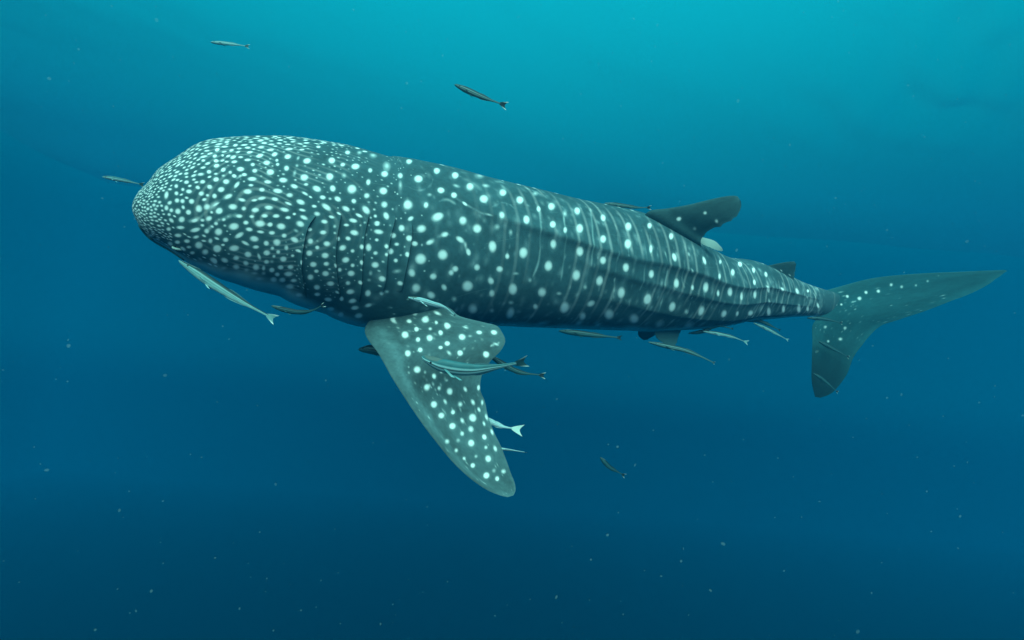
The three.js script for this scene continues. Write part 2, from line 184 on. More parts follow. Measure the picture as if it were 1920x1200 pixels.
// pale lines, the third a painted highlight on the upper keel: width in millimetres, strength, points
const paleLines = [[7,0.35,[[2151,3091], [2276,3202], [2383,2979], [2461,2522]]], [8,0.28,[[2457,3544], [2560,3416], [2642,3562], [2692,3717]]], [6,0.45,[[2626,3241], [2723,3508], [2857,3752], [2994,3803]]], [8,0.55,[[2368,4904], [2451,4720], [2571,4632]]], [8,0.45,[[2662,4728], [2726,4919], [2773,5137]]], [7,0.22,[[2987,3424], [3112,3102], [3223,3139], [3262,3550]]], [7,0.5,[[437,5571], [502,5389], [568,5179], [640,4929], [716,4725], [758,4648]]], [7,0.45,[[553,5919], [605,5614], [675,5364], [742,5234], [798,5198]]], [5,0.4,[[761,4101], [809,3926], [853,3879]]], [7,0.35,[[3570,2787], [3527,4021], [3554,4766], [3529,5719]]], [6,0.3,[[4314,2018], [4197,3798], [4217,5041]]], [6,0.33,[[3868,3103], [3842,4044], [3870,5818]]], [6,0.22,[[4586,2927], [4536,5122]]], [6,0.3,[[4947,2973], [4951,5810]]], [6,0.28,[[5255,3960], [5327,5537]]], [6,0.25,[[4553,5330], [4619,6312]]], [6,0.2,[[5737,1624], [5556,4511], [5643,5371]]], [6,0.25,[[4710,3745], [4667,4503]]], [7,0.3,[[3040,5860], [3191,7543]]], [6,0.28,[[3193,4351], [3191,5056]]], [5,0.2,[[5073,3208], [5024,4349]]], [5,0.2,[[5958,2066], [5930,4700], [6226,6742]]], [5,0.2,[[6218,3255], [6455,6682]]], [5,0.22,[[6380,2344], [6335,5475]]], [5,0.2,[[6729,2074], [6739,6685]]], [5,0.25,[[7097,1900], [6867,5267]]], [4,0.2,[[7294,2977], [7304,5925]]], [4,0.25,[[7426,3532], [7690,7483]]], [4,0.25,[[7563,3978], [7685,5959]]], [4,0.2,[[7932,4080], [8222,7738]]], [4,0.25,[[8179,4064], [8438,7935]]], [5,0.3,[[8587,3201], [8687,4562], [8982,8219]]], [4,0.25,[[7039,1447], [6837,6178]]], [6,0.2,[[4805,5475], [4912,7051]]], [6,0.2,[[5364,5801], [5402,7078]]], [5,0.2,[[5831,5658], [5906,6838]]]];
// pectoral fin: u, v, then the two half axes, in ten-thousandths, strength
const pectoralSpots = [[3311,783,693,230,-172,219,10], [2824,1641,236,-133,194,355,9], [5853,1847,83,128,-711,257,10], [5194,1325,312,12,35,195,7], [4207,1906,158,73,-297,154,10], [3949,2496,170,15,-227,172,10], [2723,2773,260,25,-216,211,10], [4312,3074,239,16,-188,171,10], [5383,2845,196,-21,-100,151,10], [6509,2435,404,-79,-384,271,10], [6250,2121,144,8,-341,157,8], [4913,2568,140,14,-187,129,6], [3381,3096,171,13,-141,127,10], [2108,3724,240,18,-85,170,10], [3154,3610,199,13,-51,129,10], [5334,3432,213,12,-62,121,10], [4761,3591,177,10,-19,93,10], [6683,3174,267,13,-134,152,10], [6407,3934,282,12,102,148,10], [8244,3001,224,37,-138,101,9], [9357,3040,224,50,-172,114,10], [8922,4092,327,8,320,159,10], [7846,1393,370,162,-181,132,8], [2669,4518,365,22,-73,175,9], [4361,4922,269,-18,65,144,9], [3172,5341,395,16,-173,134,9], [4619,5443,250,9,-91,93,7], [5882,5605,429,-9,-76,142,10], [7935,5575,239,-25,114,115,8], [9752,5556,228,4,-29,124,10], [5179,4733,205,9,30,120,5], [7695,4896,283,8,51,78,7], [9286,3612,288,80,-27,67,5], [5459,3892,104,-51,228,130,5], [7352,3145,169,7,-68,70,3], [5772,5159,246,8,-37,76,3], [7548,2652,119,94,-168,93,5], [2989,5993,419,15,-266,121,10], [3192,6381,460,11,-237,96,9], [3888,6716,519,8,-312,96,10], [4616,5951,259,-20,-37,109,7], [5041,6325,331,7,-151,73,9], [5810,6580,318,-19,-13,82,7], [6428,6103,345,8,-167,94,7], [7570,6519,625,-48,83,111,10], [8294,6067,286,-22,45,101,8], [8876,6306,230,-16,95,76,8], [9577,6104,195,3,-132,94,8], [9700,6523,259,-13,-9,96,8], [6472,6836,477,-28,-32,82,8], [4795,6927,339,4,-229,67,7], [8961,6694,234,-12,-25,71,8], [9661,6922,281,-14,-31,88,8], [8015,7062,476,-22,-100,87,10], [5218,7204,699,-32,-162,111,10], [1640,7103,384,7,-305,74,6], [2033,7402,343,6,-293,80,6], [2406,7675,337,4,-296,72,6], [2955,7938,479,5,-413,91,9], [6704,7739,684,-27,-195,128,10], [8810,7399,374,-20,-35,104,8], [7268,7355,335,2,-183,68,6], [3998,8329,750,7,-716,139,10], [5922,8481,527,5,-526,121,9], [8415,8179,354,52,-500,81,6], [3478,7103,366,5,-272,69,3], [4687,7632,315,2,-208,64,4], [6498,8137,460,2,-311,87,3]];
const tailSpots = [[1010,5109,174,19,48,-122,10], [1678,5147,128,15,55,-86,10], [2211,5211,138,17,70,-97,9], [2177,5879,117,20,201,-129,10], [3270,5851,155,25,254,-154,10], [2671,6428,110,17,356,-145,10], [3240,6628,126,18,387,-145,10], [2722,7164,119,16,429,-131,8], [3852,7110,109,14,375,-120,6], [4439,7341,102,15,353,-110,4], [4055,7778,101,16,486,-128,4], [1979,3543,288,36,153,-143,7], [4984,3769,291,26,249,-120,7], [3345,2753,327,27,64,-81,7], [5492,3072,427,41,152,-104,8]];
const dorsalSpots = [[3050,2854,-105,258,587,-107,10], [3752,5060,129,149,672,-124,7], [7687,5348,443,132,623,-154,5], [4655,950,346,80,107,-213,9], [7045,3044,335,159,478,-214,3]];
const toSrgb = (c) => Math.round(255 * (c <= 0.0031308 ? 12.92 * c : 1.055 * c ** (1 / 2.4) - 0.055));
const css = (c, a = 1) => `rgba(${c.map(toSrgb).join(',')},${a})`;
const TAIL_HAZED = [0.012, 0.07, 0.086], SKIN = [0.036, 0.088, 0.108], BELLY = [0.5, 0.64, 0.64], SPOT = [0.84, 0.88, 0.9];  // first colour: tail skin with teal water haze painted into it
function canvasOf(w, h, base) {
  const c = document.createElement('canvas'); c.width = w; c.height = h;
  const x = c.getContext('2d'), im = x.createImageData(w, h);
  for (let j = 0; j < h; j++) for (let i = 0; i < w; i++) { const q = base(i / w, j / h), o = (j * w + i) * 4; im.data[o] = toSrgb(q[0]); im.data[o + 1] = toSrgb(q[1]); im.data[o + 2] = toSrgb(q[2]); im.data[o + 3] = 255; }
  x.putImageData(im, 0, 0);
  return [c, x];
}
function blot(x, m, strength, soft = 0.62) {   // a soft, slightly uneven pale mark inside the transform m, with a faint halo
  x.save(); x.transform(...m);
  const disc = (cx, cy, r, stops) => { const g = x.createRadialGradient(cx, cy, 0, cx, cy, r); for (const [t, a] of stops) g.addColorStop(t, css(SPOT, a)); x.fillStyle = g; x.beginPath(); x.arc(cx, cy, r, 0, 7); x.fill(); };
  disc(0, 0, 1.9, [[0, 0.16 * strength], [0.5, 0.12 * strength], [1, 0]]);
  const o = () => (rnd() - 0.5) * 0.3, core = [[0, strength * 0.8], [soft * 0.85, strength * 0.72], [0.8, strength * 0.3], [1, 0]];
  disc(o(), o(), 1.12 + 0.16 * rnd(), core); disc(o(), o(), 1.0 + 0.2 * rnd(), core); disc(0, 0, 0.66, [[0, strength * 0.9], [0.45, strength * 0.75], [1, 0]]);
  x.restore();
}
const textureOf = (c) => { const t = new THREE.CanvasTexture(c); t.colorSpace = THREE.SRGBColorSpace; t.wrapS = t.wrapT = THREE.ClampToEdgeWrapping; return t; };
function mottle(u, v, a, b) { return 0.55 * noise2(u * a, v * b, 1) + 0.28 * noise2(u * a * 2.7, v * b * 2.7, 2) + 0.17 * noise2(u * a * 7, v * b * 7, 3); }

const bodyTexture = (() => {
  const W = 2048, H = 1024, half = [];
  for (let k = 0; k <= 64; k++) { let q = 0, last = null; for (let i = 0; i <= 40; i++) { const p = surface(k / 64, i / 40); if (last) q += p.distanceTo(last); last = p; } half.push(Math.max(q, 0.04)); }
  const girth = (u) => { const t = clamp(u, 0, 1) * 64, i = Math.min(63, Math.floor(t)); return lerp(half[i], half[i + 1], t - i); };
  const bellyFrom = (u) => lineAt([[0, 0.86], [0.03, 0.8], [0.06, 0.775], [0.09, 0.76], [0.14, 0.79], [0.18, 0.83], [0.25, 0.85], [0.5, 0.83], [0.75, 0.8], [1, 0.85]], u);
  const [c, x] = canvasOf(W, H, (u, v) => {
    const g = girth(u), n = mottle(u, v, bodyLength * 5, g * 5), f = noise2(u * bodyLength * 60, v * g * 60, 5), big = noise2(u * bodyLength * 1.7, v * g * 1.7, 8);
    const b = smooth(v + 0.05 * (n - 0.5), bellyFrom(u) - 0.02, bellyFrom(u) + 0.07), k = (0.62 + 0.5 * n + 0.22 * f + 0.2 * (big - 0.5));
    const X = u * bodyLength, Y = (v - 0.52) * g;
    const flow = Math.hypot((X - 0.62) * 0.8, Y * 1.15) / 0.034 + 4.2 * noise2(X * 4, Y * 4, 21), ring = Math.abs(flow - Math.floor(flow) - 0.5) * 2;
    const col = X / 0.088 + 0.22 * noise2(X * 2, Y * 2, 22), bar = Math.abs(col - Math.floor(col) - 0.5) * 2;
    const maze = (1 - smooth(ring, 0.1, 0.6)) * smooth(noise2(X * 12, Y * 12, 23), 0.3, 0.75) * smooth(u, 0.03, 0.06) * (1 - smooth(u, 0.12, 0.2));
    const bars = (1 - smooth(bar, 0.06, 0.4)) * smooth(noise2(X * 9, Y * 5, 24), 0.3, 0.8) * smooth(u, 0.24, 0.4) * (1 - smooth(u, 0.94, 0.99));
    const pale = (0.13 * maze + 0.15 * bars) * (1 - b);
    const stem = smooth(u, 0.92, 0.97);
    return SKIN.map((s, i) => lerp(lerp(lerp(s, TAIL_HAZED[i], stem) * k, SPOT[i], pale), BELLY[i] * (0.85 + 0.3 * n), b * (1 - stem)));
  });
  const px = (u) => u * W, py = (v) => v * H, sx = W / bodyLength, sy = (u) => H / girth(u);
  const spot = (u, v, a, b, turn, strength, soft) => {
    const q = turn * Math.PI / 180, co = Math.cos(q), si = Math.sin(q), y = sy(u);
    blot(x, [co * a * sx, si * a * y, -si * b * sx, co * b * y, px(u), py(v)], strength, soft);
  };
  x.lineCap = x.lineJoin = 'round';
  for (const [w, strength, pts] of paleLines) {
    const n = Math.round(pts.length * 34), r = w * 0.0011, key = Math.round(pts[0][0]);
    for (let k = 0; k <= n; k++) {
      const t = k / n, [u, v] = along(pts, t * (pts.length - 1)), q = noise2(t * 7, key, 9), y = sy(u / 1e4);
      const wob = (noise2(t * 5, key, 11) - 0.5) * 0.012;
      blot(x, [r * sx * (0.8 + 0.7 * q), 0, 0, r * y * 1.4, px(u / 1e4) + wob * sx, py(v / 1e4)], strength * (pts[0][0] > 3300 ? 0.22 : 0.09) * q * Math.min(1, 8 * t * (1 - t) + 0.2), 0.1);
    }
  }
  const kept = [];
  for (const [list, lo, hi] of [[faintSpots, 0.3, 0.42], [dimSpots, 0.72, 0.88], [brightSpots, 0.95, 1]]) for (const [u, v, a, b, turn] of list) {
    spot(u / 1e4, v / 1e4, a / 1e3, b / 1e3, turn, lerp(lo, hi, rnd()), list === faintSpots ? 0.2 : 0.6);
    kept.push([u / 1e4, v / 1e4, a / 1e3]);
  }
  const far = (u, v, r, gap) => kept.every(([a, b, q]) => Math.hypot((a - u) * bodyLength, (b - v) * girth(u)) > q * 1.05 + r + gap);
  // the close-set dots of the snout, growing and thinning towards the gills
  for (let k = 0; k < 40000; k++) {
    const u = 0.17 * rnd() ** 1.6, v = rnd() * 0.86, s = smooth(u, 0.0, 0.07), top = 1 - smooth(v, 0.1, 0.34);
    if (v > bellyFrom(u) + 0.01) continue;
    if (u > lerp(0.062, 0.15, top) + 0.01 * rnd()) continue;
    const r = lerp(0.0045, 0.0082, s) * (0.75 + 0.6 * rnd()), gap = lerp(0.002, 0.0085, s);
    if (!far(u, v, r, gap)) continue;
    spot(u, v, r * (1.05 + 0.45 * rnd()), r * 0.95, (rnd() - 0.5) * 60, lerp(0.8, 1, rnd()), 0.55);
    kept.push([u, v, r]);
  }
  // small dim dots between the larger ones on head and gills, fewer along the back and flank
  for (let k = 0; k < 9000; k++) {
    const u = 0.02 + 0.22 * rnd(), v = 0.04 + 0.72 * rnd(), r = 0.004 + 0.004 * rnd();
    if (!far(u, v, r, 0.009) || rnd() < 0.3 + smooth(u, 0.1, 0.22) * 0.65) continue;
    spot(u, v, r, r * 0.9, 0, 0.22 + 0.4 * rnd(), 0.3);
    kept.push([u, v, r]);
  }
  for (let k = 0; k < 500; k++) {
    const u = 0.15 + 0.75 * rnd(), v = rnd() < 0.5 ? 0.1 * rnd() : 0.86 + 0.04 * rnd(), r = (0.012 + 0.01 * rnd()) * (1 - 0.6 * u);
    if (!far(u, v, r, 0.05)) continue;
    spot(u, v, r, r * 1.2, 0, 0.75, 0.6); kept.push([u, v, r]);
  }
  for (let k = 0; k < 700; k++) {
    const u = 0.2 + 0.7 * rnd(), v = 0.1 + 0.75 * rnd(), r = 0.008 + 0.02 * rnd();
    spot(u, v, r, r * (1 + rnd()), 20 * (rnd() - 0.5), 0.05 + 0.07 * rnd(), 0.1);
  }
  for (let k = 0; k < 90; k++) {   // old scratches and scuffs
    const u = 0.1 + 0.8 * rnd(), v = 0.08 + 0.7 * rnd(), a = (rnd() - 0.5) * 1.6, l = 20 + 90 * rnd() * rnd();
    x.strokeStyle = css(SPOT, 0.05 + 0.12 * rnd()); x.lineWidth = 0.8 + rnd(); x.beginPath(); x.moveTo(px(u), py(v)); x.quadraticCurveTo(px(u) + l * 0.5, py(v) + l * 0.5 * a + 6 * (rnd() - 0.5), px(u) + l, py(v) + l * a); x.stroke();
  }
  return textureOf(c);
})();
function finTexture(w, h, base, spots, gain = 0.92, extra = 0, from = 0, to = 1) {
  const [c, x] = canvasOf(w, h, base);
  for (let k = 0; k < extra; k++) { const r = (0.004 + 0.007 * rnd()) * h; blot(x, [r * 0.8, 0, 0, r, (0.04 + 0.92 * rnd()) * w, lerp(from, to, rnd()) * h], 0.06 + 0.22 * rnd() ** 2, 0.2); }
  for (const [u, v, a0, a1, b0, b1, s] of spots) blot(x, [a0 / 1.08e4 * w, a1 / 1.08e4 * h, b0 / 1.08e4 * w, b1 / 1.08e4 * h, u / 1e4 * w, v / 1e4 * h], s / 10 * gain, s > 8 ? 0.6 : 0.35);
  return textureOf(c);
}
const pectoralTexture = finTexture(768, 1536, (u, t) => {
  const n = mottle(u, t, 5, 14), f = noise2(u * 60, t * 130, 6);
  const saddle = Math.exp(-(((t - 0.47 + 0.12 * (u - 0.5)) / 0.075) ** 2)) * smooth(u, 0.05, 0.3), edge = Math.exp(-(((u - 0.10 - 0.05 * n) / 0.055) ** 2)) * smooth(t, 0.1, 0.25) * (0.5 + n * 0.8) * (1 - smooth(t, 0.75, 0.9));
  const margin = smooth(u, 0.86, 1) * 0.35 + smooth(t, 0.86, 1) * 0.45 + (1 - smooth(u, 0, 0.06)) * 0.15;
  const k = (0.5 + 0.75 * n + 0.25 * f) * (1 - 0.4 * saddle) * (1 + 0.65 * edge + margin);
  return [0.055, 0.1, 0.113].map((s) => s * k);
}, pectoralSpots, 0.9, 110, 0.08, 0.95);
const tailTexture = finTexture(512, 1024, (u, t) => {
  const n = mottle(u, t, 6, 10), f = noise2(u * 50, t * 90, 6), pale = smooth(t, 0.45, 0.55) * 0;
  const k = (0.7 + 0.45 * n + 0.2 * f) * (1 + pale) * (1 - 0.68 * smooth(1 - t, 0.62, 0.92)) * (1 + 0.3 * smooth(u, 0.8, 1));
  return TAIL_HAZED.map((s) => s * k * (1 + 0.7 * (1 - smooth(u, 0, 0.35)) * smooth(1 - t, 0.5, 0.62) * (1 - smooth(1 - t, 0.72, 0.85))));
}, tailSpots, 0.62, 60, 0.3, 0.7);  // spots dimmed to go with the haze in the tail colour
const dorsalTexture = finTexture(512, 512, (u, t) => { const n = mottle(u, t, 5, 5), f = noise2(u * 60, t * 60, 6), rim = smooth(u, 0.85, 1) * 0.5 + smooth(1 - t, 0.85, 1) * 0.5; return [0.026, 0.072, 0.085].map((s) => s * (0.65 + 0.5 * n + 0.2 * f) * (1 + rim)); }, dorsalSpots);
const skinBump = (() => {
  const n = 256, d = new Uint8Array(n * n * 4);
  for (let j = 0; j < n; j++) for (let i = 0; i < n; i++) { const q = 255 * (0.5 * hash(i, j, 3) + 0.5 * noise2(i / 4, j / 4, 4)); d.set([q, q, q, 255], (j * n + i) * 4); }
  const t = new THREE.DataTexture(d, n, n); t.wrapS = t.wrapT = THREE.RepeatWrapping; t.magFilter = THREE.LinearFilter; t.repeat.set(24, 8); t.needsUpdate = true;
  return t;
})();
const skin = (name, map) => { const m = new THREE.MeshPhysicalMaterial({ map, roughness: 0.72, specularIntensity: 0.25, bumpMap: skinBump, bumpScale: 0.0012 }); m.name = name; return m; };
const bodySkin = skin('spotted skin', bodyTexture), pectoralSkin = skin('pectoral fin skin', pectoralTexture), tailSkin = skin('tail fin skin', tailTexture), dorsalSkin = skin('dorsal fin skin', dorsalTexture);
const plain = (name, r, g, b, rough = 0.7) => { const m = new THREE.MeshPhysicalMaterial({ color: new THREE.Color(r, g, b), roughness: rough, specularIntensity: 0.3 }); m.name = name; return m; };
const paleSkin = plain('pale fin lining', 0.32, 0.42, 0.41), darkGap = plain('dark opening', 0.018, 0.05, 0.06, 1), pelvicSkin = plain('grey fin skin', 0.028, 0.08, 0.098);

// ---------- whale shark: assembly ----------
const shadows = (o) => { o.traverse((m) => { if (m.isMesh) m.castShadow = m.receiveShadow = true; }); return o; };
function mesh(name, geometry, material, parent) { const m = new THREE.Mesh(geometry, material); m.name = name; parent.add(m); return m; }
{
  const shark = new THREE.Group();
  shark.name = 'whale_shark';
  shark.position.set(-0.25, -7.1, -3.69); shark.rotation.y = 0.4668;
  shark.userData = { label: 'huge grey whale shark covered in white spots, swimming to the left', category: 'whale shark' };
  scene.add(shark);
  // trunk and fins are one skin: the fin roots run into the trunk
  const pieces = [
    [bodyGeometry(), 0], [finGeometry(pectoralSlices, 0.045, { flare: 0.35 }), 1], [finGeometry(pectoralSlices, 0.045, { flare: 0.35, mirror: toRight }), 1], [finGeometry(tailSlices, 0.05, { nt: 90, profile: (t) => 0.3 + 1.3 * Math.exp(-(((t - 0.5) / 0.13) ** 2)) }), 2],
    [finGeometry(dorsalSlices, 0.05), 3], [finGeometry(secondDorsalSlices, 0.02), 3], [finGeometry(rearTipSlices, 0.014), 4], [finGeometry(pelvicSlices, 0.02), 5], [finGeometry(pelvicSlices, 0.02, { mirror: (p) => p.addScaledVector(acrossBody, -2 * p.dot(acrossBody)) }), 5],
  ];
  const body = mesh('body', mergeGeometries(pieces.map((p) => p[0]), true), [bodySkin, pectoralSkin, tailSkin, dorsalSkin, paleSkin, pelvicSkin], shark);
  body.geometry.groups.forEach((g, i) => { g.materialIndex = pieces[i][1]; });
  // gill slits: a thin flap standing a little off the flank with a dark strip behind it, coloured as the shade in the opening
  const slits = [
    [[0.1391, 0.4935], [0.1348, 0.5273], [0.1348, 0.5916], [0.1378, 0.6607], [0.1442, 0.726], [0.1516, 0.813]],
    [[0.1578, 0.4721], [0.1585, 0.5224], [0.1615, 0.5865], [0.168, 0.6602], [0.1798, 0.7514]],
    [[0.1796, 0.4494], [0.1806, 0.5042], [0.1864, 0.5781], [0.1928, 0.6474], [0.1966, 0.7277]],
    [[0.203, 0.427], [0.2021, 0.484], [0.2035, 0.5381], [0.2061, 0.6047], [0.2071, 0.6648]],
    [[0.2192, 0.4396], [0.2203, 0.4737], [0.2193, 0.5286], [0.2184, 0.596], [0.2184, 0.6512]],
  ];
  for (const side of [1, -1]) for (const line of slits) {
    const n = 48, at = (t) => along(line, t * (line.length - 1)), fade = (t) => Math.min(1, 9 * t * (1 - t) + 0.05);
    const flap = gridGeometry(n, 8, (i, j) => {
      const t = i / n, [u, v] = at(t), q = j / 8, f = fade(t) * (0.85 + 0.3 * noise2(t * 9, u * 90, 7));
      const du = j < 7 ? lerp(-0.0052, 0.0002, q * 8 / 6) : 0.0, lift = j < 7 ? 0.015 * f * Math.min(1, q * 8 / 6) ** 1.5 : -0.004;
      return [surface(u + du, v * side, lift), u + du, 1 - v];
    });
    const gap = gridGeometry(n, 2, (i, j) => { const t = i / n, [u, v] = at(t); return [surface(u + 0.0006 * fade(t) * j / 2, v * side, 0.001), 0, 0]; });
    if (side < 0) for (const g of [flap, gap]) { const ix = g.index.array; for (let k = 0; k < ix.length; k += 3) { const q = ix[k]; ix[k] = ix[k + 1]; ix[k + 1] = q; } g.computeVertexNormals(); }
    const slit = mesh('gill_slit', flap, bodySkin, shark);
    mesh('slit_opening', gap, darkGap, slit);
  }
  for (const side of [1, -1]) {
    const p = surface(0.0341, 0.783 * side, -0.004), eye = mesh('eye', new THREE.SphereGeometry(0.017, 20, 14), plain('dark eye', 0.008, 0.012, 0.015, 0.25), shark);
    eye.position.copy(p);
    const rim = mesh('eyelid', new THREE.TorusGeometry(0.023, 0.006, 8, 24), paleSkin, eye);
    rim.lookAt(p.clone().sub(surface(0.0341, 0.783 * side, -0.5)).negate());
    const nose = mesh('nostril', new THREE.SphereGeometry(0.012, 14, 10), darkGap, shark);
    nose.position.copy(surface(0.0165, 0.872 * side, -0.004));
  }
  const lip = [], open = [];
  for (const side of [-1, 1]) for (let k = 0; k <= 20; k++) { const t = side < 0 ? 1 - k / 20 : k / 20, [u, v] = along([[0.009, 0.8], [0.012, 0.868], [0.0165, 0.9], [0.0225, 0.915], [0.029, 0.91], [0.036, 0.902]], t * 5); lip.push(surface(u, v * side, 0.004)); open.push(surface(u + 0.0012, Math.min(0.99, v + 0.012) * side, 0.001)); }
  const mouth = mesh('mouth', new THREE.TubeGeometry(new THREE.CatmullRomCurve3(open), 120, 0.006, 8), darkGap, shark);
  mesh('lip', new THREE.TubeGeometry(new THREE.CatmullRomCurve3(lip), 120, 0.006, 8), pelvicSkin, mouth);
  shadows(shark);
}

// ---------- remoras ----------
const remoraMaterial = new THREE.MeshPhysicalMaterial({ vertexColors: true, roughness: 0.5, specularIntensity: 0.4 }); remoraMaterial.name = 'remora skin';
const finMaterial = new THREE.MeshPhysicalMaterial({ vertexColors: true, roughness: 0.6, specularIntensity: 0.3, side: THREE.DoubleSide }); finMaterial.name = 'remora fin';
const eyeMaterial = plain('fish eye', 0.01, 0.012, 0.014, 0.2), discMaterial = plain('sucking disc', 0.09, 0.12, 0.12);
const COATS = {   // back, side, dark stripe, pale border, belly
  dark: [[0.008, 0.036, 0.046], [0.016, 0.06, 0.072], [0.003, 0.013, 0.018], [0.16, 0.3, 0.32], [0.04, 0.12, 0.135]],
  black: [[0.003, 0.02, 0.028], [0.007, 0.036, 0.048], [0.002, 0.011, 0.016], [0.039, 0.13, 0.148], [0.017, 0.07, 0.085]],
  grey: [[0.030, 0.115, 0.137], [0.044, 0.15, 0.171], [0.007, 0.022, 0.028], [0.400, 0.64, 0.695], [0.110, 0.3, 0.342]],
  pale: [[0.007, 0.03, 0.038], [0.12, 0.24, 0.26], [0.08, 0.17, 0.18], [0.2, 0.36, 0.38], [0.26, 0.42, 0.44]],
  white: [[0.288, 0.418, 0.459], [0.357, 0.504, 0.558], [0.288, 0.418, 0.459], [0.403, 0.554, 0.616], [0.403, 0.554, 0.616]],
  silver: [[0.2, 0.34, 0.388], [0.26, 0.4, 0.445], [0.03, 0.07, 0.091], [0.5, 0.68, 0.752], [0.4, 0.56, 0.616]],
};
function coloured(g, colour) {   // colour(i) for every vertex
  const n = g.attributes.position.count, c = new Float32Array(n * 3);
  for (let i = 0; i < n; i++) c.set(colour(i), i * 3);
  g.setAttribute('color', new THREE.BufferAttribute(c, 3));
  return g;
}
const mix = (a, b, t) => a.map((q, i) => lerp(q, b[i], t));
// points: nose to tail root, in the world; r: half depth; up: towards the animal's back
function remora(label, points, r, { coat = 'dark', up = [0, 1, 0], tail = 1, tip = 'pale', group } = {}) {
  const P = points.map((p) => V(...p)), centre = P[0].clone().add(P[P.length - 1]).multiplyScalar(0.5);
  const root = new THREE.Group();
  root.name = numbered('remora'); root.position.copy(centre);
  root.userData = { label, category: 'fish' };
  if (group) root.userData.group = group;
  scene.add(root);
  const curve = new THREE.CatmullRomCurve3(P.map((p) => p.clone().sub(centre))), L = curve.getLength(), U0 = V(...up).normalize(), C = COATS[coat];
  const frame = (t) => { const T = curve.getTangentAt(clamp(t, 0, 1)), U = U0.clone().addScaledVector(T, -U0.dot(T)).normalize(); return [curve.getPointAt(clamp(t, 0, 1)), T, U, V().crossVectors(T, U)]; };
  const depth = (t) => (t < 0.3 ? lerp(0.3, 1, Math.sin(Math.min(1, t / 0.3) * Math.PI / 2)) * Math.sqrt(Math.min(1, t / 0.03 + 0.02)) : lerp(1, 0.22, smooth(t, 0.34, 1)));
  const width = (t) => (t < 0.2 ? Math.sqrt(Math.min(1, t / 0.04 + 0.02)) * lerp(0.62, 0.85, t / 0.2) : lerp(0.85, 0.14, smooth(t, 0.22, 1)));
  const nu = 40, nv = 24, shade = [];
  const trunk = sealNormals(gridGeometry(nu, nv, (i, j) => {
    const t = i / nu, a = j / nv * 2 * Math.PI, [p, , U, S] = frame(t), flat = t < 0.24 && Math.cos(a) > 0 ? lerp(0.6, 1, t / 0.24) : 1;
    const k = Math.cos(a), b = noise2(t * 22, j * 0.9, Math.round(L * 977));
    let q = k > 0.34 ? C[0] : k < -0.5 ? C[4] : C[1];
    if (Math.abs(k - 0.02) < 0.24) q = C[2];
    if (Math.abs(k - 0.34) < 0.09 || Math.abs(k + 0.32) < 0.09) q = mix(C[3], C[1], 0.35 * smooth(t, 0, 0.2) * b);
    shade.push(q.map((v) => v * (0.82 + 0.36 * b)));
    return [p.addScaledVector(U, r * depth(t) * k * flat).addScaledVector(S, r * width(t) * 0.85 * Math.sin(a)), t, j / nv];
  }), nu, nv);
  coloured(trunk, (i) => shade[i]);
  const blade = (rows, cols, at, tint) => { const s = []; const g = gridGeometry(rows, cols, (i, j) => { s.push(tint(i / rows, j / cols)); return [at(i / rows, j / cols), 0, 0]; }); return coloured(g, (k) => s[k]); };
  const [e, T, U, S] = frame(1), [pt] = frame(0.98), len = r * 2.5 * tail;
  const ends = tip === 'pale' ? [0.5, 0.6, 0.58] : tip === 'white' ? [0.75, 0.82, 0.8] : C[1];
  const fins = [
    blade(10, 14, (a, b) => {   // forked tail
      const h = 2 * b - 1, spread = r * lerp(0.24, 1.25 * tail, a ** 0.8), reach = len * a * (0.72 + 0.34 * Math.abs(h) ** 1.5);
      return pt.clone().addScaledVector(T, reach).addScaledVector(U, h * spread).addScaledVector(S, 0.08 * r * Math.sin(a * 4));
    }, (a, b) => mix(coat === 'white' ? [0.5, 0.6, 0.58] : coat === 'pale' ? C[1] : mix(C[2], C[0], 0.4), ends, smooth(Math.abs(2 * b - 1), 0.62, 0.98) * smooth(a, 0.25, 0.9))),
  ];
  for (const s of [1, -1]) fins.push(blade(16, 4, (a, b) => { const t = 0.56 + 0.34 * a, [p, , u] = frame(t - 0.02 * b); return p.addScaledVector(u, s * r * (depth(t) * 0.85 + b * 0.4 * Math.sin(Math.PI * Math.min(1, a * 1.02 + 0.02) ** 0.6) * (1 - 0.5 * a))); }, (a, b) => mix(C[s > 0 ? 0 : 1], C[3], 0.35 * b)));
  for (const s of [1, -1]) fins.push(blade(6, 6, (a, b) => { const [p, t, u, w] = frame(0.25 + 0.035 * b); return p.addScaledVector(w, s * r * (0.7 + 0.9 * a)).addScaledVector(u, -r * 0.35 * a).addScaledVector(t, r * (1.5 * a - 0.4 * a * (b - 0.5) ** 2)); }, (a) => mix(C[1], C[3], 0.3 * a)));
  for (const s of [1, -1]) fins.push(blade(5, 4, (a, b) => { const [p, t, u, w] = frame(0.33 + 0.03 * b); return p.addScaledVector(w, s * r * (0.25 + 0.5 * a)).addScaledVector(u, -r * (0.85 + 0.35 * a)).addScaledVector(t, r * 1.3 * a); }, () => C[4]));
  const body = mergeGeometries([trunk, mergeGeometries(fins)], true);
  const skinMesh = mesh('body', body, [remoraMaterial, finMaterial], root);
  skinMesh.castShadow = true;
  for (const s of [1, -1]) { const [p, , u, w] = frame(0.115); const eye = mesh('eye', new THREE.SphereGeometry(r * 0.15, 12, 8), eyeMaterial, root); eye.position.copy(p).addScaledVector(w, s * r * 0.6).addScaledVector(u, r * 0.12); }
